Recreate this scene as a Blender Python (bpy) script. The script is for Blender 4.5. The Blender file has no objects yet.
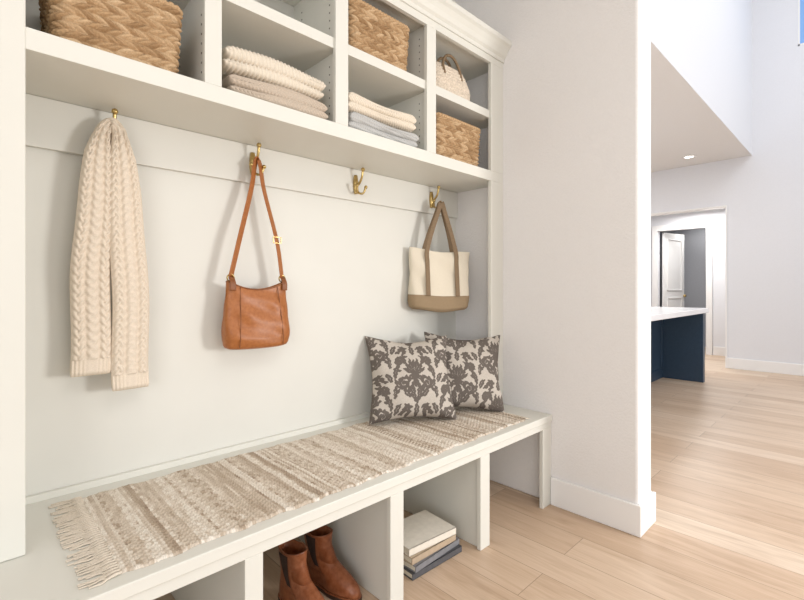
import bpy, math, random
import numpy as np
from mathutils import Vector, Matrix
random.seed(4); np.random.seed(4)
S=bpy.context.scene
S.view_settings.view_transform='Standard'

# ------------------------------------------------------------------ helpers
def lin(c):
    return tuple((x/255/12.92) if x/255<=0.04045 else ((x/255+0.055)/1.055)**2.4 for x in c)+(1,)
class NT:
    def __init__(s,name,col,rough=0.6,metal=0.0,spec=0.5):
        s.m=bpy.data.materials.new(name); s.m.use_nodes=True
        s.t=s.m.node_tree; s.b=s.t.nodes['Principled BSDF']
        s.b.inputs['Base Color'].default_value=lin(col)
        s.b.inputs['Roughness'].default_value=rough
        s.b.inputs['Metallic'].default_value=metal
        s.b.inputs['Specular IOR Level'].default_value=spec
    def n(s,ty,**k):
        nd=s.t.nodes.new(ty)
        for a,v in k.items():
            if a in nd.inputs: nd.inputs[a].default_value=v
            else: setattr(nd,a,v)
        return nd
    def l(s,a,b): s.t.links.new(a,b)
    def coords(s,scale=(1,1,1)):
        tc=s.n('ShaderNodeTexCoord'); mp=s.n('ShaderNodeMapping')
        mp.inputs['Scale'].default_value=scale
        s.l(tc.outputs['Object'],mp.inputs['Vector']); return mp.outputs['Vector']
    def noise(s,scale,detail=3,vec=None,rough=.5):
        nd=s.n('ShaderNodeTexNoise'); nd.inputs['Scale'].default_value=scale
        nd.inputs['Detail'].default_value=detail; nd.inputs['Roughness'].default_value=rough
        s.l(vec if vec else s.coords(),nd.inputs['Vector']); return nd.outputs['Fac']
    def bump(s,h,strength=.3,dist=.002):
        b=s.n('ShaderNodeBump'); b.inputs['Strength'].default_value=strength; b.inputs['Distance'].default_value=dist
        s.l(h,b.inputs['Height']); s.l(b.outputs['Normal'],s.b.inputs['Normal'])
    def ramp(s,fac,stops,interp='LINEAR'):
        r=s.n('ShaderNodeValToRGB'); cr=r.color_ramp; cr.interpolation=interp
        while len(cr.elements)<len(stops): cr.elements.new(.5)
        for e,(p,c) in zip(cr.elements,stops): e.position=p; e.color=lin(c)
        s.l(fac,r.inputs['Fac']); return r.outputs['Color']
    def base(s,c): s.l(c,s.b.inputs['Base Color'])

def simple(name,col,rough=.6,metal=0,nscale=40,bs=.1,bd=.001,var=6,spec=.5):
    a=NT(name,col,rough,metal,spec)
    f=a.noise(nscale,3)
    lo=tuple(max(0,c-var) for c in col); hi=tuple(min(255,c+var) for c in col)
    a.base(a.ramp(f,[(.3,lo),(.7,hi)])); a.bump(f,bs,bd); return a.m

PAINT=simple('cabinet_paint',(220,219,211),.45,nscale=6,bs=.02,var=1,spec=.35)
PANEL=simple('back_panel_paint',(220,219,212),.5,nscale=6,bs=.02,var=1,spec=.3)
WALL=simple('wall_paint',(231,229,228),.85,nscale=110,bs=.5,bd=.004,var=1,spec=.2)
WALLF=simple('wall_paint_far',(226,227,231),.85,nscale=60,bs=.1,bd=.001,var=1,spec=.2)
CEIL=simple('ceiling_paint',(226,224,222),.9,nscale=60,bs=.1,var=1,spec=.2)
TRIM=simple('trim_paint',(238,237,236),.4,nscale=6,bs=.01,var=1)
BRASS=simple('brass',(190,164,108),.3,1,nscale=80,bs=.05,var=8)
NAVY=simple('navy_paint',(42,62,82),.4,var=3)
QUARTZ=simple('quartz',(238,238,240),.2,nscale=3,var=3)
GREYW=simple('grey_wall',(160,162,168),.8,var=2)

def mesh_obj(name,verts,faces,mat,parent=None,smooth=False):
    me=bpy.data.meshes.new(name); me.from_pydata([tuple(v) for v in verts],[],faces); me.update()
    o=bpy.data.objects.new(name,me); S.collection.objects.link(o)
    if mat: me.materials.append(mat)
    if smooth: me.polygons.foreach_set('use_smooth',[True]*len(me.polygons))
    if parent: o.parent=parent
    return o
def empty(name):
    e=bpy.data.objects.new(name,None); S.collection.objects.link(e); e.empty_display_size=.05; return e
BF=[(0,3,2,1),(4,5,6,7),(0,1,5,4),(1,2,6,5),(2,3,7,6),(3,0,4,7)]
def boxes(name,bl,mat,parent=None,bevel=.0015):
    V=[];F=[]
    for (x0,x1,y0,y1,z0,z1) in bl:
        b=len(V)
        V+=[(x0,y0,z0),(x1,y0,z0),(x1,y1,z0),(x0,y1,z0),(x0,y0,z1),(x1,y0,z1),(x1,y1,z1),(x0,y1,z1)]
        F+=[tuple(b+i for i in f) for f in BF]
    o=mesh_obj(name,V,F,mat,parent)
    if bevel:
        m=o.modifiers.new('bevel','BEVEL'); m.width=bevel; m.segments=2; m.limit_method='ANGLE'
    return o
def grid(name,P,mat,parent=None,closeU=False,closeV=False,cap=False,smooth=True):
    P=np.asarray(P); M,N=P.shape[:2]; V=P.reshape(-1,3); F=[]
    for i in range(M if closeU else M-1):
        for j in range(N if closeV else N-1):
            a=i*N+j; b=i*N+(j+1)%N; c=((i+1)%M)*N+(j+1)%N; d=((i+1)%M)*N+j
            F.append((a,b,c,d))
    if cap: F.append(tuple(range(N-1,-1,-1))); F.append(tuple((M-1)*N+j for j in range(N)))
    return mesh_obj(name,V.tolist(),F,mat,parent,smooth)
def catmull(pts,n=8):
    P=[Vector(p) for p in pts]; P=[P[0]*2-P[1]]+P+[P[-1]*2-P[-2]]; out=[]
    for i in range(1,len(P)-2):
        for k in range(n):
            t=k/n; a,b,c,d=P[i-1:i+3]
            out.append(.5*((2*b)+(c-a)*t+(2*a-5*b+4*c-d)*t*t+(3*b-a-3*c+d)*t**3))
    out.append(P[-2]); return out
def tube_data(pts,r,seg=10,flat=None):
    M=len(pts); rings=[]; up=None
    for i,p in enumerate(pts):
        t=(pts[min(i+1,M-1)]-pts[max(i-1,0)]).normalized()
        if flat:
            wv=Vector(flat[2]); wv=(wv-t*wv.dot(t)).normalized()
        else:
            if up is None:
                up=Vector((0,0,1)) if abs(t.z)<.9 else Vector((1,0,0))
            wv=(up-t*up.dot(t)).normalized(); up=wv
        bv=t.cross(wv)
        rr=r[i] if isinstance(r,(list,tuple)) else r
        ring=[]
        for j in range(seg):
            a=2*math.pi*j/seg
            if flat:
                c,s=math.cos(a),math.sin(a)
                x=math.copysign(abs(c)**.4,c)*flat[0]/2; y=math.copysign(abs(s)**.6,s)*flat[1]/2
                ring.append(p+wv*x+bv*y)
            else: ring.append(p+wv*math.cos(a)*rr+bv*math.sin(a)*rr)
        rings.append(ring)
    return rings
def tube(name,pts,r,mat,parent=None,seg=10,n=8,flat=None,closed=False):
    pts=catmull(pts,n) if n else [Vector(p) for p in pts]
    if isinstance(r,(list,tuple)):
        rr=np.interp(np.linspace(0,1,len(pts)),np.linspace(0,1,len(r)),r).tolist()
    else: rr=r
    R=tube_data(pts,rr,seg,flat)
    return grid(name,[[tuple(v) for v in ring] for ring in R],mat,parent,closeV=True,cap=True)
def ball(name,c,r,mat,parent=None,sc=(1,1,1)):
    P=[[(c[0]+r*sc[0]*math.sin(a)*math.cos(b),c[1]+r*sc[1]*math.sin(a)*math.sin(b),c[2]+r*sc[2]*math.cos(a)) for b in np.linspace(0,2*math.pi,16,endpoint=False)] for a in np.linspace(.05,math.pi-.05,10)]
    return grid(name,P,mat,parent,closeV=True,cap=True)
def sgn(v,p): return np.sign(v)*np.abs(v)**p

# ------------------------------------------------------------------ key dims
XR=2.24; YB=1.833; YF=1.478; YBF=1.178; ZB=.476; CORN=.745; X2=2.425
ZC=3.0; XF=7.86; YS=1.136
# ------------------------------------------------------------------ floor
a=NT('oak_floor',(214,184,158),.36,spec=.4)
tc=a.n('ShaderNodeTexCoord'); sp=a.n('ShaderNodeSeparateXYZ'); cb=a.n('ShaderNodeCombineXYZ')
a.l(tc.outputs['Object'],sp.inputs[0]); a.l(sp.outputs['Y'],cb.inputs['X']); a.l(sp.outputs['X'],cb.inputs['Y'])
br=a.n('ShaderNodeTexBrick'); br.offset=.37; br.offset_frequency=2; br.squash=1
a.l(cb.outputs[0],br.inputs['Vector'])
br.inputs['Color1'].default_value=(0,0,0,1); br.inputs['Color2'].default_value=(1,1,1,1)
br.inputs['Mortar'].default_value=(.5,.5,.5,1)
for k,v in dict([('Scale',1),('Mortar Size',.0016),('Mortar Smooth',.2),('Bias',0),('Brick Width',1.45),('Row Height',.185)]).items(): br.inputs[k].default_value=v
mp=a.n('ShaderNodeMapping'); mp.inputs['Scale'].default_value=(1.0,8,1)
off=a.n('ShaderNodeVectorMath',operation='ADD'); a.l(cb.outputs[0],off.inputs[0])
sc=a.n('ShaderNodeVectorMath',operation='SCALE'); sc.inputs['Scale'].default_value=37; a.l(br.outputs['Color'],sc.inputs[0]); a.l(sc.outputs[0],off.inputs[1])
a.l(off.outputs[0],mp.inputs['Vector'])
dn=a.n('ShaderNodeTexNoise'); dn.inputs['Scale'].default_value=2.2; dn.inputs['Detail'].default_value=8; dn.inputs['Roughness'].default_value=.55; dn.inputs['Distortion'].default_value=.8
a.l(mp.outputs[0],dn.inputs['Vector']); gr=dn.outputs['Fac']
mp2=a.n('ShaderNodeMapping'); mp2.inputs['Scale'].default_value=(3,90,1); a.l(off.outputs[0],mp2.inputs['Vector'])
g2=a.noise(2.0,3,mp2.outputs[0],.6)
base=a.ramp(br.outputs['Color'],[(0,(204,178,153)),(.4,(214,190,166)),(.7,(220,198,176)),(1,(228,210,190))])
grc=a.ramp(gr,[(.28,(216,206,196)),(.45,(240,236,231)),(.7,(255,255,255))])
grd=a.ramp(g2,[(.3,(234,227,220)),(.6,(255,255,255))])
mx=a.n('ShaderNodeMix',data_type='RGBA',blend_type='MULTIPLY'); mx.inputs['Factor'].default_value=.8
a.l(base,mx.inputs['A']); a.l(grc,mx.inputs['B'])
my=a.n('ShaderNodeMix',data_type='RGBA',blend_type='MULTIPLY'); my.inputs['Factor'].default_value=.6
a.l(mx.outputs['Result'],my.inputs['A']); a.l(grd,my.inputs['B'])
mo=a.n('ShaderNodeMix',data_type='RGBA'); a.l(br.outputs['Fac'],mo.inputs['Factor']); a.l(my.outputs['Result'],mo.inputs['A']); mo.inputs['B'].default_value=lin((156,132,110))
a.base(mo.outputs['Result']); a.bump(gr,.06,.001)
boxes('floor',[(-3.5,10.5,-4.5,5,-.1,0)],a.m,bevel=0)

# ------------------------------------------------------------------ room shell
boxes('wall_back',[(-3.5,XR,YB,YB+.12,0,ZC)],PANEL,bevel=0)
boxes('wall_right',[(XR,X2,CORN,5,0,ZC)],WALL,bevel=.012)
boxes('wall_upper',[(XR,X2,-4.5,YS,ZC+.01,6)],WALLF,bevel=0)
boxes('wall_soffit',[(X2+.001,XF,YS,YS+.12,ZC+.001,6)],WALLF,bevel=0)
boxes('ceiling',[(-3.5,XR-.002,-4.5,YB+.12,ZC,ZC+.1)],CEIL,bevel=0)
boxes('ceiling_kitchen',[(X2+.001,XF,YS+.002,5,ZC-.001,ZC+.1)],CEIL,bevel=0)
boxes('ceiling_hall',[(XF+.15,10.5,0.5,3.6,2.5,2.6)],CEIL,bevel=0)
WY0,WY1,WZ0=-.75,.655,4.33
boxes('wall_far',[(XF,XF+.15,WY1,1.42,0,6),(XF,XF+.15,1.42,2.75,2.34,6),(XF,XF+.15,2.75,5,0,6),(XF,XF+.15,-4.5,WY0,0,6),(XF,XF+.15,WY0,WY1,0,WZ0),(XF,XF+.15,WY0,WY1,5.6,6)],WALLF,bevel=0)
boxes('wall_hall',[(9.2,9.3,.5,1.96,0,2.5),(9.2,9.3,2.72,3.6,0,2.5),(9.2,9.3,1.96,2.72,2.2,2.5)],WALLF,bevel=0)
boxes('wall_hall_side',[(XF+.15,9.2,3.5,3.6,0,2.5),(XF+.15,9.2,.5,.6,0,2.5)],WALLF,bevel=0)
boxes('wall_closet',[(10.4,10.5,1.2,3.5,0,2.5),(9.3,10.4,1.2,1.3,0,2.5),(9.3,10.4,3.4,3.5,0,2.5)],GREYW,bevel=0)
boxes('wall_kitchen',[(X2+.001,XF,4.9,5,0,ZC-.002)],WALLF,bevel=0)
G=NT('window_glass',(120,160,210),.1); G.b.inputs['Emission Color'].default_value=lin((110,150,205)); G.b.inputs['Emission Strength'].default_value=.35
w=empty('window_1')
boxes('glass',[(XF+.02,XF+.03,WY0+.01,WY1-.01,WZ0+.01,5.59)],G.m,w,bevel=0)
boxes('frame',[(XF+.01,XF+.06,WY0,WY1,WZ0,WZ0+.03),(XF+.01,XF+.06,WY0,WY0+.02,WZ0,5.6),(XF+.01,XF+.06,WY1-.02,WY1,WZ0,5.6),(XF+.01,XF+.06,WY0,WY1,5.57,5.6)],TRIM,w)

bt=.016;bh=.145
boxes('baseboard_right',[(XR-bt,XR,CORN-bt,YBF-.002,0,bh),(XR,X2+bt,CORN-bt,CORN,0,bh),(X2,X2+bt,CORN,4.9,0,bh)],TRIM,bevel=.004)
boxes('baseboard_far',[(XF-bt,XF,-4.5,1.42,0,.15)],TRIM,bevel=.004)
boxes('baseboard_hall',[(9.2-bt,9.2,.6,1.86,0,.15)],TRIM,bevel=.004)
boxes('trim_opening',[(XF-.02,XF+.16,1.42,1.44,0,2.34),(XF-.02,XF+.16,2.73,2.75,0,2.34),(XF-.02,XF+.16,1.44,2.73,2.32,2.34)],TRIM)
boxes('trim_door',[(9.17,9.2,1.87,1.96,0,2.3),(9.17,9.2,2.72,2.81,0,2.3),(9.17,9.2,1.96,2.72,2.2,2.3)],TRIM)
d=empty('door_1')
boxes('leaf',[(9.32,10.02,2.60,2.635,.01,2.18)],TRIM,d)
fr=[]
for z0,z1 in ((.12,.95),(1.1,2.05)):
    fr+=[(9.42,9.92,2.588,2.6,z0,z0+.02),(9.42,9.92,2.588,2.6,z1,z1+.02),(9.42,9.44,2.588,2.6,z0,z1),(9.90,9.92,2.588,2.6,z0,z1)]
boxes('panel_moulding',fr,TRIM,d)
ball('knob',(9.96,2.56,1.0),.028,BRASS,d)
d.matrix_world=Matrix.Translation((9.32,2.67,0))@Matrix.Rotation(math.radians(-13),4,'Z')@Matrix.Translation((-9.32,-2.62,0))

# ------------------------------------------------------------------ kitchen island
isl=empty('kitchen_island')
boxes('countertop',[(3.6,6.52,1.36,2.7,.85,.905)],QUARTZ,isl,.004)
boxes('body',[(3.8,6.42,1.84,2.6,.0,.85)],NAVY,isl,.003)
boxes('end_panel',[(6.42,6.5,1.40,2.62,0,.85)],NAVY,isl,.003)
fr=[]
for x in np.linspace(3.85,5.8,4):
    for (q0,q1,z0,z1) in ((x,x+.56,.1,.13),(x,x+.56,.78,.81),(x,x+.03,.1,.81),(x+.53,x+.56,.1,.81)): fr.append((q0,q1,1.83,1.84,z0,z1))
boxes('panel_frames',fr,NAVY,isl,.002)
def lathe(name,c,prof,mat,parent=None,seg=32,sx=1,sy=1):
    P=[[(c[0]+r*sx*math.cos(t),c[1]+r*sy*math.sin(t),c[2]+z) for t in np.linspace(0,2*math.pi,seg,endpoint=False)] for r,z in prof]
    return grid(name,P,mat,parent,closeV=True,cap=True)
EM=NT('downlight_lens',(255,250,240),.3); EM.b.inputs['Emission Color'].default_value=(1,.95,.88,1); EM.b.inputs['Emission Strength'].default_value=6
for i,(x,y) in enumerate(((7.3,1.76),(5.4,3.0),(7.3,3.2),(3.8,3.0))):
    e=empty('recessed_ceiling_light')
    lathe('trim_ring',(x,y,ZC-.013),[(.085,.011),(.085,.004),(.06,0),(.055,.011)],TRIM,e)
    lathe('lens',(x,y,ZC-.009),[(.054,.007),(.054,.002)],EM.m,e)

# ------------------------------------------------------------------ storage bench
ST=[(.545,.6),(1.055,1.118),(1.59,1.655)]
STB=[(.541,.594),(1.077,1.142),(1.61,1.678)]
bench=empty('storage_bench')
XL=-1.6
boxes('seat_top',[(XL,XR-.001,YBF-.006,YB-.001,ZB-.034,ZB)],PAINT,bench,.003)
b=[(XL,XR-.001,YBF,YBF+.02,ZB-.066,ZB-.034),(2.15,XR-.001,YBF,YBF+.02,0,ZB-.066)]
for s0,s1 in STB+[(.02,.085),(-.5,-.44),(-1.02,-.96),(XL,XL+.06)]:
    b.append((s0,s1,YBF,YBF+.02,0.001,ZB-.066)); m=(s0+s1)/2
    b.append((m-.02,m+.02,YBF+.02,YB-.001,0.001,ZB-.034))
boxes('face_frame',b,PAINT,bench)
boxes('back_ledge',[(.104,XR-.001,YB-.018,YB-.001,ZB,ZB+.022)],PAINT,bench)
# ------------------------------------------------------------------ shelving cabinet
cab=empty('shelving_cabinet')
Z0,Z1,ZT=1.755,1.811,2.42
Y1=YB-.001
b=[(XL,XR-.001,YF,Y1,Z0,Z1),
   (XL,XR-.001,YF,YF+.02,ZT,2.5),(XL,XR-.001,YF+.02,Y1,ZT+.02,ZT+.045),
   (2.118,XR-.001,YF,YF+.02,Z1,ZT)]
allst=ST+[(-.5,-.44),(-1.02,-.96)]
for s0,s1 in allst:
    b.append((s0,s1,YF,YF+.02,Z1,ZT)); m=(s0+s1)/2
    b.append((m-.012,m+.012,YF+.02,Y1,Z1,ZT+.02))
boxes('carcass',b,PAINT,cab)
boxes('shelves',[(.573,1.086,YF+.012,Y1,2.112,2.155),(1.086,1.622,YF+.012,Y1,2.112,2.155),(1.624,XR-.002,YF+.012,Y1,2.112,2.155),(.103,.57,YF+.012,Y1,2.16,2.2),(-.47,.0,YF+.012,Y1,2.112,2.155)],PAINT,cab)
boxes('stile_right',[(2.118,XR-.001,YF,YF+.02,ZB+.001,Z0)],PAINT,cab)
boxes('divider_panel',[(.0,.103,YF-.004,Y1,ZB+.001,2.5)],PAINT,cab,.003)
hb=[]
for xx in (1.0745,1.6105,XR-.001,.5605):
    for yy in (YF+.07,YB-.07):
        for zz in np.arange(Z1+.06,ZT-.03,.032):
            if abs(zz-2.13)<.035: continue
            hb.append((xx-.0012,xx+.0005,yy-.0028,yy+.0028,zz-.0028,zz+.0028))
boxes('shelf_pin_holes',hb,simple('pin_hole',(120,116,110),.8,var=2),cab,0)
prof=[(YF,2.455),(YF-.008,2.455),(YF-.008,2.475),(YF-.02,2.485),(YF-.03,2.505),(YF-.045,2.525),(YF-.058,2.535),(YF-.058,2.56),(YF+.02,2.56),(YF+.02,2.455)]
grid('crown_moulding',[[(x,y,z) for y,z in prof] for x in (XL,XR-.001)],PAINT,cab,closeV=True,cap=True,smooth=False)
boxes('top_board',[(XL,XR-.001,YF+.02,Y1,2.52,2.56)],PAINT,cab,0)
boxes('trim_hook_rail',[(.104,XR-.001,YB-.018,YB-.001,1.594,Z0-.001),(XL,-.001,YB-.018,YB-.001,1.594,Z0-.001)],PANEL)

# ------------------------------------------------------------------ coat hooks
def hook(x):
    e=empty('coat_hook'); yw=YB-.018
    pts=[(x,yw-.004,1.722),(x,yw-.004,1.69),(x,yw-.004,1.66),(x,yw-.004,1.628)]
    tube('backplate',pts,[.009,.014,.014,.008],BRASS,e,12,flat=None)
    tube('upper_prong',[(x,yw-.006,1.672),(x,yw-.03,1.675),(x,yw-.052,1.70),(x,yw-.062,1.735)],[.008,.0065,.0055,.006],BRASS,e)
    ball('upper_tip',(x,yw-.063,1.741),.010,BRASS,e)
    for s in (-1,1):
        tube('lower_prong_%d'%(s+2),[(x,yw-.006,1.652),(x+s*.006,yw-.025,1.630),(x+s*.018,yw-.042,1.629),(x+s*.028,yw-.05,1.655)],[.007,.0055,.005,.0055],BRASS,e)
        ball('lower_tip_%d'%(s+2),(x+s*.028,yw-.051,1.659),.009,BRASS,e)
    return e
for x in (.352,.865,1.416,1.985): hook(x)

# ------------------------------------------------------------------ fabrics
def fabric(name,col,rough=.95,ns=300,bs=.3,bd=.001,var=10):
    return simple(name,col,rough,0,ns,bs,bd,var,spec=.15)
CREAM=fabric('cream_knit',(223,210,193),var=6)
xl=[(.286,.866),(.287,1.1),(.291,1.3),(.300,1.5),(.313,1.62),(.326,1.675),(.345,1.70),(.363,1.675),(.369,1.62),(.377,1.5),(.390,1.3),(.397,1.1),(.400,.806)]
path=[Vector(p) for p in catmull([(x,0,z) for x,z in xl],60)]
L=[0]
for i in range(1,len(path)): L.append(L[-1]+(path[i]-path[i-1]).length)
M=760; s_=np.linspace(0,L[-1],M)
px_=np.interp(s_,L,[p.x for p in path]); pz_=np.interp(s_,L,[p.z for p in path])
sa=L[int(6*60)]
N=128; rows=[]
th=np.linspace(0,2*np.pi,N,endpoint=False)
for i in range(M):
    s=s_[i]; t=np.array([px_[min(i+1,M-1)]-px_[max(i-1,0)],pz_[min(i+1,M-1)]-pz_[max(i-1,0)]]); t/=np.linalg.norm(t)
    n=np.array([-t[1],t[0]])
    da=abs(s-sa)
    w=np.interp(da,[0,.05,.12,.25,.5,.9],[.018,.024,.039,.049,.055,.056])
    tk=np.interp(da,[0,.05,.12,.3,.9],[.016,.018,.018,.015,.014])
    end=min(s,L[-1]-s)
    f=np.clip(end/.012,0.02,1)**.5
    w_=w*(.94+.06*f); tk_=tk*f
    c=np.cos(th); sn=np.sin(th)
    x=w_*sgn(c,.7); y=tk_*sgn(sn,.7)
    u=x/w_*1.5
    col=np.floor(u+.5); cl=(u-col)
    k=np.zeros(N); pz=2*np.pi*s/.085
    for q in range(3):
        ph=pz+q*2*np.pi/3+col*1.3
        sk=.25*np.sin(ph); hk=.5+.5*np.sin(2*ph)
        k=np.maximum(k,np.sqrt(np.maximum(0,1-((cl-sk)/.18)**2))*(.4+.6*hk))
    amp=.0115*min(1,da/.1+.35)
    if end<.055:
        k=.5+.5*np.cos(u*2*np.pi*3.5); amp=.0035
    k=k+.08*np.sin(s*2*np.pi/.0075)*np.cos(cl*30)
    y=y+np.sign(sn)*amp*k*np.abs(sn)**.3*f
    yb=YB-.018-.062 + (-.006 if s>sa else .004)
    yb+= .006*math.sin(s*9)
    sway=.003*math.sin(s*14)
    rows.append([(px_[i]+n[0]*x[j]+sway, yb-y[j], pz_[i]+n[1]*x[j]) for j in range(N)])
grid('scarf',rows,CREAM,closeV=True,cap=True)

# ---- leather bag
LEA=simple('cognac_leather',(162,98,48),.42,0,90,.2,.0008,8)
bag=empty('leather_shoulder_bag')
bx,by=.856,1.752
lv=np.linspace(0,1,50); NN=84; tt=np.linspace(0,2*np.pi,NN,endpoint=False); rows=[]
BV=[0,.02,.06,.15,.4,.8,1]; BW=[.118,.131,.137,.141,.140,.131,.126]; BD=[.03,.042,.048,.052,.045,.028,.018]
for v in lv:
    hw=np.interp(v,BV,BW); hd=np.interp(v,BV,BD)
    x=hw*sgn(np.cos(tt),.5); y=hd*sgn(np.sin(tt),.75)
    z=.904+v*.276-.034*v**3*(1-(x/hw)**2)+.004*(1-v)**4*(x/hw)**2
    wr=.004*np.sin(x*50+v*7)*np.sin(v*np.pi)+.003*np.sin(v*18+x*26)
    rows.append([(bx+x[j],by+y[j]+np.sign(y[j])*wr[j],z[j]) for j in range(NN)])
for v,q in ((1,.93),(.9,.88),(.5,.8)):
    x=.126*q*sgn(np.cos(tt),.5); y=.018*q*.8*sgn(np.sin(tt),.75); z=.904+v*.276-.034*(1-(x/.126)**2)
    rows.append([(bx+x[j],by+y[j],z[j]) for j in range(NN)])
grid('body',rows,LEA,bag,closeV=True,cap=True)
LEA2=simple('leather_edge',(128,76,38),.5,0,90,.2,.0008,8)
hw=np.interp(.985,BV,BW)+.001; hd=np.interp(.985,BV,BD)+.001
pts=[]
for t in np.linspace(0,2*np.pi,73):
    x=hw*float(sgn(math.cos(t),.5)); y=hd*float(sgn(math.sin(t),.75))
    pts.append(Vector((bx+x,by+y,.904+.985*.276-.034*.985**3*(1-(x/hw)**2))))
tube('rim_edge',pts,.0022,LEA2,bag,6,0)
for s in (-1,1):
    pts=[]
    for v in np.linspace(.04,.97,24):
        x=s*(.06+.035*(1-v)+.02*v); hw=np.interp(v,BV,BW); hd=np.interp(v,BV,BD)
        yy=hd*(1-(abs(x)/hw)**4)**.375
        pts.append(Vector((bx+x,by-yy-.0035,.904+v*.276-.034*v**3*(1-(x/hw)**2))))
    tube('side_seam_%d'%(s+2),pts,.0016,LEA2,bag,6,0)
for s in (-1,1):
    xx=bx+s*.112
    c=[(xx+.014*math.cos(t),by-.004,1.190+.014*math.sin(t)) for t in np.linspace(0,2*math.pi,17)]
    tube('ring_%d'%(s+2),c,.003,BRASS,bag,8,2)
    tube('tab_%d'%(s+2),[(xx,by-.026,1.14),(xx,by-.026,1.17),(xx,by-.01,1.193)],1,LEA2,bag,12,6,flat=(.024,.004,(1,0,0)))
hx=.865;hy=YB-.018-.05
tube('strap',[(bx-.112,by-.004,1.193),(bx-.075,by-.004,1.35),(hx-.027,hy,1.56),(hx-.013,hy,1.655),(hx,hy,1.687),(hx+.013,hy,1.655),(hx+.029,hy,1.56),(bx+.085,by-.008,1.35),(bx+.112,by-.004,1.193)],1,LEA,bag,14,10,flat=(.030,.005,(.85,.53,0)))
q=Vector((bx+.083,by-.012,1.352))
boxes('buckle',[(q.x-.019,q.x+.019,q.y-.005,q.y-.001,q.z-.014,q.z-.011),(q.x-.019,q.x+.019,q.y-.005,q.y-.001,q.z+.011,q.z+.014),(q.x-.019,q.x-.016,q.y-.005,q.y-.001,q.z-.014,q.z+.014),(q.x+.016,q.x+.019,q.y-.005,q.y-.001,q.z-.014,q.z+.014)],BRASS,bag,.0005)

# ---- canvas tote
CAN=fabric('canvas',(220,211,193),ns=400,bs=.25,var=5)
TAN=fabric('tan_canvas',(152,132,106),ns=400,bs=.25,var=8)
BRN=simple('brown_webbing',(128,106,80),.7,0,200,.3,.001,8)
tt=np.linspace(0,2*np.pi,96,endpoint=False); NN=96
tote=empty('tote_bag')
def totering(v,grow=0):
    hw=np.interp(v,[0,.04,.15,.5,1],[.158,.175,.182,.180,.188])+grow; hd=np.interp(v,[0,.05,.25,.7,1],[.042,.058,.058,.034,.018])+grow
    x=hw*sgn(np.cos(tt),.45); y=hd*sgn(np.sin(tt),.7)
    wr=.006*np.sin(x*32+v*6)*np.sin(v*np.pi)+.005*np.sin(v*15+x*22)*v+.004*np.sin(x*70+1)*v**2
    sg=-.022*v**4*np.cos(np.clip(x/hw,-1,1)*math.pi)*.5-.012*v**3*(x/hw)**2*(x>0)
    sg2=-.008*(1-v)**3*np.cos(x/hw*math.pi)
    return [(x[j],y[j]+np.sign(y[j])*wr[j],v*.345+sg[j]+sg2[j]+.008) for j in range(NN)]
grid('body',[totering(v) for v in np.linspace(0,1,50)]+[[(p[0]*.97,p[1]*.7,p[2]) for p in totering(1)],[(p[0]*.95,p[1]*.6,p[2]) for p in totering(.88)]],CAN,tote,closeV=True,cap=True)
grid('base_panel',[totering(v,.0018) for v in np.linspace(0,.25,16)],TAN,tote,closeV=True,cap=True)
for side,sy in (('front',-1),('back',1)):
    def hd(v,x0=.09):
        hwv=np.interp(v,[0,.04,.15,.5,1],[.158,.175,.182,.180,.188])
        return np.interp(v,[0,.05,.25,.7,1],[.042,.058,.058,.034,.018])*(1-(x0/hwv)**4.4)**.35+.0085
    pts=[(-.09,sy*hd(v),v*.345+.008) for v in (.25,.4,.6,.8,.97)]
    top=[(-.062,sy*.018,.45),(-.022,sy*.012,.57),(0,sy*.008,.63),(.022,sy*.012,.57),(.062,sy*.018,.45)]
    pts2=[(.09,sy*hd(v),v*.345+.008) for v in (.97,.8,.6,.4,.25)]
    tube('handle_'+side,pts+top+pts2,1,BRN,tote,12,8,flat=(.027,.0045,(1,0,0)))
tote.location=(1.945,1.720,1.012); tote.rotation_euler=(0,math.radians(1.5),math.radians(-25))

# ------------------------------------------------------------------ woven runner
a=NT('runner_weave',(200,186,168),.95,spec=.1)
at=a.n('ShaderNodeAttribute'); at.attribute_name='band'
n2=a.noise(260,2,a.coords((1,.5,0)),.7)
c1=a.ramp(at.outputs['Fac'],[(0,(160,143,126)),(.25,(186,170,152)),(.5,(207,194,178)),(.75,(224,214,201)),(1,(238,232,222))])
c2=a.ramp(n2,[(.3,(198,189,180)),(.55,(250,248,244)),(.7,(255,255,255))])
m1=a.n('ShaderNodeMix',data_type='RGBA',blend_type='MULTIPLY'); m1.inputs['Factor'].default_value=.6; a.l(c1,m1.inputs['A']); a.l(c2,m1.inputs['B'])
a.base(m1.outputs['Result']); a.bump(n2,.6,.002); RUG=a.m
run=empty('table_runner')
RX0,RX1,RY0,RY1=.255,2.05,1.215,1.745
nx,ny=900,130
xs=np.linspace(RX0,RX1,nx); ys=np.linspace(RY0,RY1,ny)
rng=np.random.RandomState(19)
rw=rng.rand(nx); P=[]; band=np.zeros((nx,ny))
npick=int((RX1-RX0)/.0072)+2
tone=np.zeros(npick); i=0
while i<npick:
    ln=rng.choice([1,1,1,2,2,3,4]); tone[i:i+ln]=rng.choice([.05,.25,.4,.5,.6,.75,.85,.95]); i+=ln
yk=np.linspace(0,1,ny)
var=np.zeros((npick,ny))
for p in range(npick):
    kp=rng.rand(20)-.5; var[p]=np.interp(yk,np.linspace(0,1,20),kp)*rng.choice([.4,.7,1.0])
    if rng.rand()<.15:
        f=rng.uniform(9,16); var[p]+=.3*np.sign(np.sin(yk*2*np.pi*f+rng.rand()*6))
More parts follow.
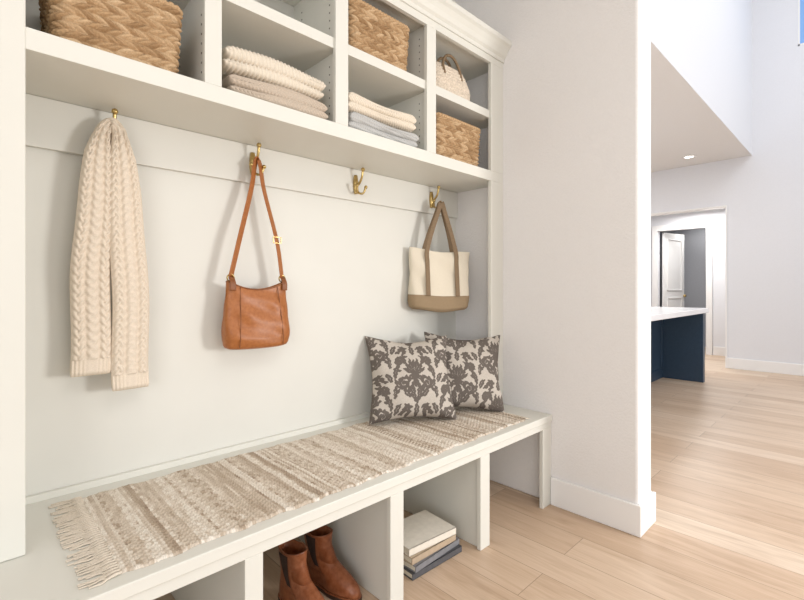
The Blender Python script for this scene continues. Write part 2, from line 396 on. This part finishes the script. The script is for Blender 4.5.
for i,x in enumerate(xs):
    row=[]; pk=min(int((x-RX0)/.0072),npick-1)
    ey=.004*math.sin(x*31)+.003*math.sin(x*77)+.003*(rw[i]-.5)
    band[i]=np.clip(tone[pk]*.72+.18+var[pk]*.6,0,1)
    for j,y in enumerate(ys):
        k=(j/(ny-1))
        yy=y+ey*(1 if j<ny/2 else -1)*abs(2*k-1)
        z=ZB+.0075+.0020*math.sin(x*2*math.pi/.0144)*math.cos(y*2*math.pi/.018+math.pi*round(x/.0144))+.0012*math.sin(y*23+x*7)
        e=min(j,ny-1-j,i,nx-1-i)
        if e==0: z=ZB+.0005
        row.append((x,yy,z))
    P.append(row)
wv=grid('weave',P,RUG,run)
at=wv.data.attributes.new('band','FLOAT','POINT'); at.data.foreach_set('value',band.reshape(-1).astype(np.float32))
FR=fabric('fringe_cotton',(218,207,191),var=10)
V=[];F=[]
def add_strand(pts,r):
    R=tube_data([Vector(p) for p in pts],r,5); b=len(V)
    for ring in R: V.extend(tuple(q) for q in ring)
    for i in range(len(R)-1):
        for j in range(5): F.append((b+i*5+j,b+i*5+(j+1)%5,b+(i+1)*5+(j+1)%5,b+(i+1)*5+j))
for end,dr in ((RX0,-1),(RX1,1)):
    y=RY0+.005
    while y<RY1:
        ln=random.uniform(.055,.085) if dr<0 else random.uniform(.02,.035)
        for q in range(3):
            dy=random.uniform(-.014,.014); cv=random.uniform(-.008,.008)
            add_strand([(end-dr*.004,y,ZB+.006),(end+dr*.012,y+dy*.1,ZB+.006),(end+dr*.025,y+dy*.3,ZB+.0035),(end+dr*ln*.6,y+dy*.6+cv,ZB+.003),(end+dr*ln,y+dy,ZB+.0028)],[.0032,.0042,.0026,.0022,.0016])
        y+=.0125
mesh_obj('fringe',V,F,FR,run,True)

# ------------------------------------------------------------------ damask pillows
def leaf(p0,ang,ln,w,curve=0,n=14):
    out=[];x,y=p0
    for i in range(n+1):
        t=i/n; out.append((x,y,w*math.sin(math.pi*min(1,t*.9+.08))**.8*(1-.2*t)))
        x+=math.cos(ang)*ln/n; y+=math.sin(ang)*ln/n; ang+=curve/n
    return out
def spiral(c,r0,r1,a0,turns,w,n=40):
    return [(c[0]+(r0+(r1-r0)*i/n)*math.cos(a0+turns*2*math.pi*i/n),c[1]+(r0+(r1-r0)*i/n)*math.sin(a0+turns*2*math.pi*i/n),w*(.6+.6*i/n)) for i in range(n+1)]
TW,TH=.19,.25
pts=[]
R=math.radians
for ang,ln,w in ((90,.078,.011),(64,.064,.0085),(40,.056,.008),(12,.048,.0075)): pts+=leaf((.002,.0),R(ang),ln,w,.5)
for ang,ln,w,cv in ((-20,.05,.0075,-1.2),(-55,.05,.0075,1.6),(-90,.05,.007,0)): pts+=leaf((.002,-.008),R(ang),ln,w,cv)
pts+=spiral((.05,-.045),.003,.022,0,1.2,.0055)
pts+=spiral((.060,.050),.003,.021,2,1.2,.0055)
pts+=leaf((.0,-.12),R(60),.09,.0085,.9)
pts+=leaf((.02,-.095),R(15),.05,.0085,1.4)
pts+=leaf((.03,-.078),R(100),.035,.006,-1)
pts+=leaf((.085,-.02),R(95),.07,.0085,.7)
pts+=leaf((.085,-.03),R(250),.05,.008,-.8)
pts+=leaf((.078,.045),R(140),.06,.0075,.4)
pts+=leaf((.03,.095),R(60),.035,.0075,-1.5)
pts+=leaf((.0,.085),R(90),.04,.010,0)
pts+=leaf((.088,.09),R(100),.04,.009,.8)
pts+=leaf((.088,-.1),R(80),.045,.0085,.6)
pts+=leaf((.022,.112),R(10),.05,.007,1.2)
pts+=leaf((.05,.105),R(-60),.03,.006,1)
pts+=leaf((.018,-.055),R(-70),.03,.006,-1)
pts+=leaf((.070,-.068),R(-50),.030,.006,1)
pts+=leaf((.060,.012),R(-10),.028,.006,1)
pts+=leaf((.045,.078),R(110),.028,.0055,1)
pts+=leaf((.012,-.085),R(120),.022,.005,-1)
pts+=leaf((.035,-.012),R(-60),.022,.005,1)
DP=np.array(pts)
def damask(x,y,k0=1.18):
    x=x/k0; y=y/k0
    x=x+.0016*np.sin(y*420); y=y+.0016*np.sin(x*390)   # serrated acanthus edges
    best=np.full(x.shape,1.0); vein=np.full(x.shape,1.0)
    X=((x+TW/2)%TW)-TW/2; row=np.floor((x+TW/2)/TW)
    Y=((y+.5*TH*(row%2)+TH/2)%TH)-TH/2
    X=np.abs(X)
    for k in range(0,len(DP),20):
        d=DP[k:k+20]
        D=np.sqrt((X[...,None]-d[:,0])**2+(Y[...,None]-d[:,1])**2)
        best=np.minimum(best,(D-d[:,2]).min(-1))
        vein=np.minimum(vein,np.where(d[:,2]>.0068,D,1).min(-1))
    best=best-.0020
    return np.where(vein<.0013,.0008,best)
a=NT('damask_fabric',(100,92,86),.9,spec=.1)
at=a.n('ShaderNodeAttribute'); at.attribute_name='damask'
fb=a.noise(350,2)
cc=a.ramp(at.outputs['Fac'],[(.35,(114,106,100)),(.7,(204,196,186))])
mm=a.n('ShaderNodeMix',data_type='RGBA',blend_type='MULTIPLY'); mm.inputs['Factor'].default_value=.5
a.l(cc,mm.inputs['A']); a.l(a.ramp(fb,[(.3,(190,188,184)),(.7,(255,255,255))]),mm.inputs['B'])
a.base(mm.outputs['Result']); a.bump(fb,.3,.001); DAM=a.m
PIPE=fabric('pillow_edge_linen',(120,112,104))
def pillow(base,n2,lean,roll,W=.222,seed=0,off=(0,0)):
    e=empty('throw_pillow'); n=230
    A,B=np.meshgrid(np.linspace(-1,1,n),np.linspace(-1,1,n),indexing='ij')
    q=.12
    dip=.018*np.exp(-((A*1.3)**2))   # karate-chop dip in the top edge
    def XY(A,B):
        d=.018*np.exp(-((A*1.3)**2))*np.clip((B+.2)/1.2,0,1)**2
        return W*A*(1-q*(1-B**2)**1.2*np.abs(A)**3), W*B*(1-q*(1-A**2)**1.2*np.abs(B)**3)-d
    X,Y=XY(A,B)
    T=.098*np.maximum(0,(1-A**2)*(1-B**2))**.42*(1-.2*B)
    wr=.006*np.sin(A*9+B*5+seed)*(A**2+B**2)+.006*np.sin(B*11-A*4+seed*2)*np.abs(A)-.018*np.exp(-((A*.9+seed*.03)**2+(B-.95)**2)/.14)
    wr*=np.clip(T/.035,0,1)
    Tf=T+wr
    g=damask(X+off[0],Y+off[1]); val=np.clip(.5+g/.0035,0,1)
    n_=Vector((n2[0],n2[1],0)).normalized(); wv=Vector((-n_.y,n_.x,0))
    if wv.x<0: wv=-wv
    up=(Vector((0,0,1))*math.cos(lean)-n_*math.sin(lean)); nn=wv.cross(up)
    if nn.dot(n_)<0: nn=-nn
    cr,sr=math.cos(roll),math.sin(roll)
    wv,up=wv*cr+up*sr,up*cr-wv*sr
    c=Vector(base)+up*(W*.99)
    def mk(name,T,sg,mt):
        P=np.empty((n,n,3))
        for k in range(3): P[...,k]=c[k]+X*wv[k]+Y*up[k]+sg*T*nn[k]
        o=grid(name,P,mt,e)
        at=o.data.attributes.new('damask','FLOAT','POINT'); at.data.foreach_set('value',val.reshape(-1).astype(np.float32)); return o
    mk('front',Tf,1,DAM); mk('back',T*.62,-1,DAM)
    loop=[]
    for t in np.linspace(-1,1,24): loop.append((t,-1))
    for t in np.linspace(-1,1,24)[1:]: loop.append((1,t))
    for t in np.linspace(1,-1,24)[1:]: loop.append((t,1))
    for t in np.linspace(1,-1,24)[1:]: loop.append((-1,t))
    pl=[]
    for A1,B1 in loop:
        x,y=XY(np.float64(A1),np.float64(B1)); pl.append(c+wv*float(x)+up*float(y))
    tube('piping',pl,.0022,PIPE,e,8,0)
    return e
pillow((1.585,1.56,ZB+.014),(-.5,-.866),R(24),R(-1),.224,1)
pillow((1.905,1.50,ZB+.016),(-.64,-.77),R(22),R(-3),.218,3,(.05,.06))

# ------------------------------------------------------------------ woven baskets
a=NT('seagrass',(192,158,116),.75,spec=.25)
at=a.n('ShaderNodeAttribute'); at.attribute_name='strand'
ff=a.noise(220,3)
cA=a.ramp(at.outputs['Fac'],[(0,(162,130,94)),(.5,(192,160,122)),(1,(214,186,150))])
mm=a.n('ShaderNodeMix',data_type='RGBA',blend_type='MULTIPLY'); mm.inputs['Factor'].default_value=.7
a.l(cA,mm.inputs['A']); a.l(a.ramp(ff,[(.3,(205,198,190)),(.7,(255,255,255))]),mm.inputs['B'])
a.base(mm.outputs['Result']); a.bump(ff,.4,.0015); SEA=a.m
SEA2=simple('seagrass_rim',(186,154,116),.8,0,150,.5,.002,14)
def basket(x0,x1,y0,y1,z0,h,flare=.012):
    e=empty('wicker_basket'); cx,cy=(x0+x1)/2,(y0+y1)/2; hx,hy=(x1-x0)/2-.012,(y1-y0)/2-.012
    r=.035; per=[]; st=.0032
    def seg(ax,ay,bx,by):
        L=math.hypot(bx-ax,by-ay); n=int(L/st)
        for i in range(n): per.append((ax+(bx-ax)*i/n,ay+(by-ay)*i/n,(by-ay)/L,-(bx-ax)/L))
    def arc(ax,ay,a0):
        n=int(r*math.pi/2/st)
        for i in range(n):
            t=a0+math.pi/2*i/n; per.append((ax+r*math.cos(t),ay+r*math.sin(t),math.cos(t),math.sin(t)))
    seg(-hx+r,-hy,hx-r,-hy); arc(hx-r,-hy+r,-math.pi/2); seg(hx,-hy+r,hx,hy-r); arc(hx-r,hy-r,0)
    seg(hx-r,hy,-hx+r,hy); arc(-hx+r,hy-r,math.pi/2); seg(-hx,hy-r,-hx,-hy+r); arc(-hx+r,-hy+r,math.pi)
    per=np.array(per); n=len(per); tot=n*st; ncell=round(tot/.027)
    u=np.arange(n)/n*ncell; nr=max(6,round(h/.022)); rows=[]; att=[]
    rs=np.random.RandomState(int(x0*1000)); tone=rs.rand(nr+1,ncell+2)
    for z in np.linspace(0,1,nr*9+1):
        rr=min(int(z*nr),nr-1); f=z*nr-rr
        prof=max(0,1-(2*f-1)**2)**.5
        sl=(f-.5)*1.1*(1 if rr%2==0 else -1)
        pp=(u+sl+.5*(rr%2)); ph=pp%1; ci=(np.floor(pp).astype(int))%ncell
        d=.014*(.05+.95*prof)*(.08+.92*np.sqrt(np.maximum(0,1-(2*ph-1)**2)))-.002
        g=1-flare*(1-z)/max(hx,.1)
        att.append(tone[rr,ci])
        rows.append([(cx+per[i,0]*g+per[i,2]*d[i],cy+per[i,1]*g+per[i,3]*d[i],z0+.001+z*(h-.012)) for i in range(n)])
    g=.94
    rows.append([(cx+per[i,0]*g,cy+per[i,1]*g,z0+h-.012) for i in range(n)]); att.append(att[-1])
    rows.append([(cx+per[i,0]*g,cy+per[i,1]*g,z0+h*.35) for i in range(n)]); att.append(att[-1])
    o=grid('body',rows,SEA,e,closeV=True,cap=True)
    at=o.data.attributes.new('strand','FLOAT','POINT'); at.data.foreach_set('value',np.array(att).reshape(-1).astype(np.float32))
    rim=[]
    for i in range(n+1):
        p=per[i%n]; ring=[]; ph=i*st/.018
        for j in range(12):
            t=2*math.pi*j/12; rd=.009*(1+.28*math.sin(2*math.pi*ph+t))
            ring.append((cx+p[0]+p[2]*rd*math.cos(t)+p[2]*.001,cy+p[1]+p[3]*rd*math.cos(t),z0+h-.009+rd*math.sin(t)))
        rim.append(ring)
    grid('rim',rim,SEA2,e,closeV=True)
basket(.150,.497,YF+.014,YF+.31,Z1,.224)
basket(1.135,1.515,YF+.016,YF+.31,2.156,.222)
basket(1.675,2.075,YF+.016,YF+.31,Z1,.225)

# ------------------------------------------------------------------ folded throws
def throw(x0,x1,y0,y1,z0,h,col,pat,seed):
    e=empty('folded_throw_blanket'); mt=fabric('throw_yarn_%d'%seed,col,var=6)
    nl=2; lh=h/nl
    for k in range(nl):
        rng=random.Random(seed*7+k); ox=rng.uniform(-.004,.004); fy=rng.uniform(0,.006)
        cy=(y0+y1)/2+fy/2; hy=(y1-y0)/2-fy/2; cz=z0+lh*(k+.5); hz=lh*.66 if k else lh*.5
        if k: cz-=lh*.14
        Ns=300; tt=np.linspace(0,2*np.pi,Ns,endpoint=False)
        X=np.linspace(x0+ox+.004,x1+ox-.004,int((x1-x0)/.0026)); rows=[]
        per=2*(2*hy)+4*hz
        for x in X:
            ex=min(x-X[0],X[-1]-x); q=min(1,ex/.03); f=max(.12,math.sqrt(1-(1-q)**2))
            y=-hy*sgn(np.cos(tt),.35)*(.965+.035*f); z=hz*f*sgn(np.sin(tt),.6)
            s=np.abs(tt/(2*np.pi))*per*1.0+ z*.6
            if pat=='rib': d=.0030*np.sin(x*2*math.pi/.015+.8*np.sin(z*90))*(.8+.2*np.sin(s*2*math.pi/.009))
            elif pat=='moss': d=.0021*np.sin(x*2*math.pi/.014)*np.sin(y*2*math.pi/.014+z*2*math.pi/.011)
            else: d=.0026*np.sin((x+z*.8)*2*math.pi/.018)*np.cos((x-z*.8-y)*2*math.pi/.021)
            d=d*f
            wob=.005*math.sin(x*15+seed)+.003*np.sin(y*25+x*11+seed+k)
            up=(np.sin(tt)>0)
            rows.append([(x,cy+y[j]*(1+d[j]/hy),cz+z[j]*(1+d[j]/hz)+(wob[j]*f if up[j] else 0)) for j in range(Ns)])
        grid('fold_%d'%(k+1),rows,mt,e,closeV=True,cap=True)
yf=YF+.012
throw(.632,1.040,yf+.002,yf+.29,Z1+.002,.080,(192,178,162),'moss',1)
throw(.612,1.022,yf,yf+.29,Z1+.083,.086,(222,212,196),'rib',2)
throw(1.135,1.555,yf+.002,yf+.29,Z1+.002,.076,(184,184,182),'diag',3)
throw(1.128,1.54,yf,yf+.29,Z1+.079,.080,(220,209,192),'moss',4)

# small woven handbag in top cubby
hb=empty('woven_handbag')
WH=simple('woven_straw_white',(214,200,182),.85,0,120,.7,.003,18)
hr=[]; tt=np.linspace(0,2*np.pi,160,endpoint=False)
for v in np.linspace(0,1,72):
    hw=np.interp(v,[0,.08,.4,.8,1],[.13,.158,.165,.14,.11]); hd=np.interp(v,[0,.1,.5,1],[.05,.06,.055,.02])
    x=hw*sgn(np.cos(tt),.7); y=hd*sgn(np.sin(tt),.8); d=.007*np.abs(np.sin(tt*18+math.pi/2*(int(v*9)%2)))*abs(math.sin(v*np.pi*9))
    hr.append([(1.875+x[j],YF+.11+y[j]*(1+d[j]/hd),2.157+v*.185) for j in range(160)])
grid('body',hr,WH,hb,closeV=True,cap=True)
for s,yy in (('front',-.022),('back',.022)):
    tube('handle_'+s,[(1.80,YF+.11+yy*1.9,2.28),(1.80,YF+.11+yy*1.3,2.335),(1.83,YF+.11+yy,2.385),(1.87,YF+.11+yy,2.40),(1.91,YF+.11+yy,2.385),(1.94,YF+.11+yy*1.3,2.335),(1.94,YF+.11+yy*1.9,2.28)],.0075,BRN,hb)

# ------------------------------------------------------------------ boots
BL=simple('boot_leather',(138,80,48),.36,0,60,.25,.001,14)
SOLE=simple('boot_sole',(70,48,36),.6,var=5)
ELA=simple('boot_elastic',(58,40,32),.9,0,300,.6,.001,8)
def boot(x,yh,rot):
    e=empty('ankle_boot'); NN=56; tt=np.linspace(0,2*np.pi,NN,endpoint=False); rows=[]
    lv=[(.012,.0,.268,.038),(.02,-.004,.272,.041),(.035,-.004,.270,.041),(.05,-.003,.258,.040),(.065,-.001,.235,.038),(.08,.002,.205,.036),(.095,.004,.172,.034),(.115,.006,.142,.033),(.14,.004,.128,.034),(.17,.0,.124,.037),(.195,-.003,.126,.040),(.208,-.004,.128,.041)]
    zz=[l[0] for l in lv]
    def ring(z,k=1):
        h,t,w=[np.interp(z,zz,[l[q] for l in lv]) for q in (1,2,3)]
        cy=(h+t)/2; hl=(t-h)/2*k; w=w*k if k==1 else w-.004
        s=np.cos(tt)
        wid=np.where(s<0,w*.9,w); p=hl*s
        ww=wid*sgn(np.sin(tt),.8)
        if z<.07: ww=ww*(1-.16*np.exp(-((cy+p-.09)/.04)**2))
        dz=((z-.17)/.04 if z>.17 else 0)*(-.007*np.sin(tt)**2)
        return [(ww[j],-(cy+p[j]),z+dz[j]) for j in range(NN)]
    Z=np.concatenate([np.linspace(.012,.10,26),np.linspace(.105,.208,24)])
    rows=[ring(z) for z in Z]+[ring(.208,.93),ring(.17,.93),ring(.09,.8)]
    grid('upper',rows,BL,e,closeV=True,cap=True)
    so=[]
    for z,g in ((.0,.004),(.012,.005),(.014,.003)):
        r=ring(.022); so.append([(p[0]*(1+g/.04),p[1]-(g if j<NN/4 or j>3*NN/4 else -g),max(z,0)) for j,p in enumerate(r)])
    grid('sole',so,SOLE,e,closeV=True,cap=True)
    for s in (-1,1):
        P=[]
        for z in np.linspace(.09,.2,14):
            hw=np.interp(z,zz,[l[3] for l in lv]); f=.022*(z-.05)/.15+.006; row=[]
            cy=np.interp(z,zz,[(l[1]+l[2])/2 for l in lv]); hl=np.interp(z,zz,[(l[2]-l[1])/2 for l in lv])
            for q in np.linspace(-1,1,8):
                sy=q*f; ca=sy/hl; ww=hw*(1-ca*ca)**.4+.0012
                row.append((s*ww*(.97 if ca<0 else 1),-(cy+sy),z-(.0065*(z-.17)/.04 if z>.17 else 0)))
            P.append(row)
        grid('elastic_%d'%(s+2),P,ELA,e)
    tube('pull_tab',[(0,.004,.175),(0,.007,.205),(0,.004,.228),(0,-.002,.205),(0,-.004,.18)],1,BL,e,10,6,flat=(.016,.002,(1,0,0)))
    tube('welt',[Vector((p[0]*1.07,p[1]*1.0,.016)) for p in ring(.02)+[ring(.02)[0]]],.0025,BL,e,6,0)
    e.location=(x,yh,0.0005); e.rotation_euler=(0,0,R(rot)); e.scale=(1.05,1,1)
boot(.845,1.525,6); boot(.972,1.56,12)

# ------------------------------------------------------------------ books
PAPER=simple('paper_pages',(222,214,198),.9,0,300,.2,.0005,8)
bk=empty('book_stack')
def book(cx,cy,z,w,d,h,rot,mc):
    e=empty('book'); e.parent=bk
    boxes('pages',[(-w/2+.004,w/2-.006,-d/2+.004,d/2-.006,.003,h-.003)],PAPER,e,.0008)
    boxes('cover',[(-w/2,w/2,-d/2,d/2,0,.0035),(-w/2,w/2,-d/2,d/2,h-.0035,h),(-w/2,w/2,-d/2,-d/2+.004,0,h)],mc,e,.001)
    e.location=(cx,cy,z); e.rotation_euler=(0,0,R(rot)); return e
book(1.405,1.345,.0005,.295,.215,.026,-2,simple('book_cover_slate',(84,84,88),.6))
book(1.405,1.348,.027,.285,.210,.026,2,simple('book_cover_grey',(128,128,132),.6))
book(1.395,1.352,.0535,.265,.205,.028,-1,simple('book_cover_tan',(184,164,140),.6))
book(1.40,1.355,.082,.265,.20,.030,-5,simple('book_cover_cream',(230,223,210),.5))

# ------------------------------------------------------------------ light
W=bpy.data.worlds.new('World'); S.world=W; W.use_nodes=True
bg=W.node_tree.nodes['Background']; bg.inputs['Color'].default_value=(.97,.98,1,1); bg.inputs['Strength'].default_value=.96
def area(name,loc,tgt,size,en,col=(1,1,1),sy=None):
    l=bpy.data.lights.new(name,'AREA'); l.energy=en; l.color=col; l.size=size
    if sy: l.shape='RECTANGLE'; l.size_y=sy
    o=bpy.data.objects.new(name,l); S.collection.objects.link(o); o.location=loc
    o.rotation_euler=(Vector(tgt)-Vector(loc)).to_track_quat('-Z','Y').to_euler(); return o
area('window_light',(2.9,-2.2,1.2),(.9,1.8,1.2),.7,72,(1,.985,.96))
area('side_fill_light',(-2.2,-1.8,1.5),(2.2,1.0,1.2),2.0,38,(1,.995,.99))  # added fill from left behind the camera, brightens the right wall; no window there
area('mudroom_fill_light',(.6,-.6,2.9),(.8,.6,0),1.2,20,(1,.985,.965))  # added overhead fill to brighten the mudroom, no ceiling fixture
area('great_room_light',(5.2,-1.6,5.8),(5.2,-.5,0),2.5,84,(.94,.965,1))
area('kitchen_ceiling_light',(5.5,3.2,2.9),(5.5,3.0,0),1.5,55,(1,.985,.96))
area('hall_area_light',(8.6,2.0,2.45),(8.6,2.0,0),.6,30,(1,.985,.96))  # area light just below the hall ceiling, no fixture modelled
area('closet_area_light',(9.9,2.2,2.4),(9.9,2.2,0),.3,7,(1,.98,.95))  # small area light at the top of the closet, no fixture modelled

# ------------------------------------------------------------------ camera
c=bpy.data.cameras.new('camera'); co=bpy.data.objects.new('camera',c); S.collection.objects.link(co)
co.location=(0,0,1.15); co.rotation_euler=(math.pi/2,0,math.radians(-43.9))
c.sensor_width=36; c.lens=450/804*36; c.shift_y=-12/804; c.clip_start=.02
S.camera=co
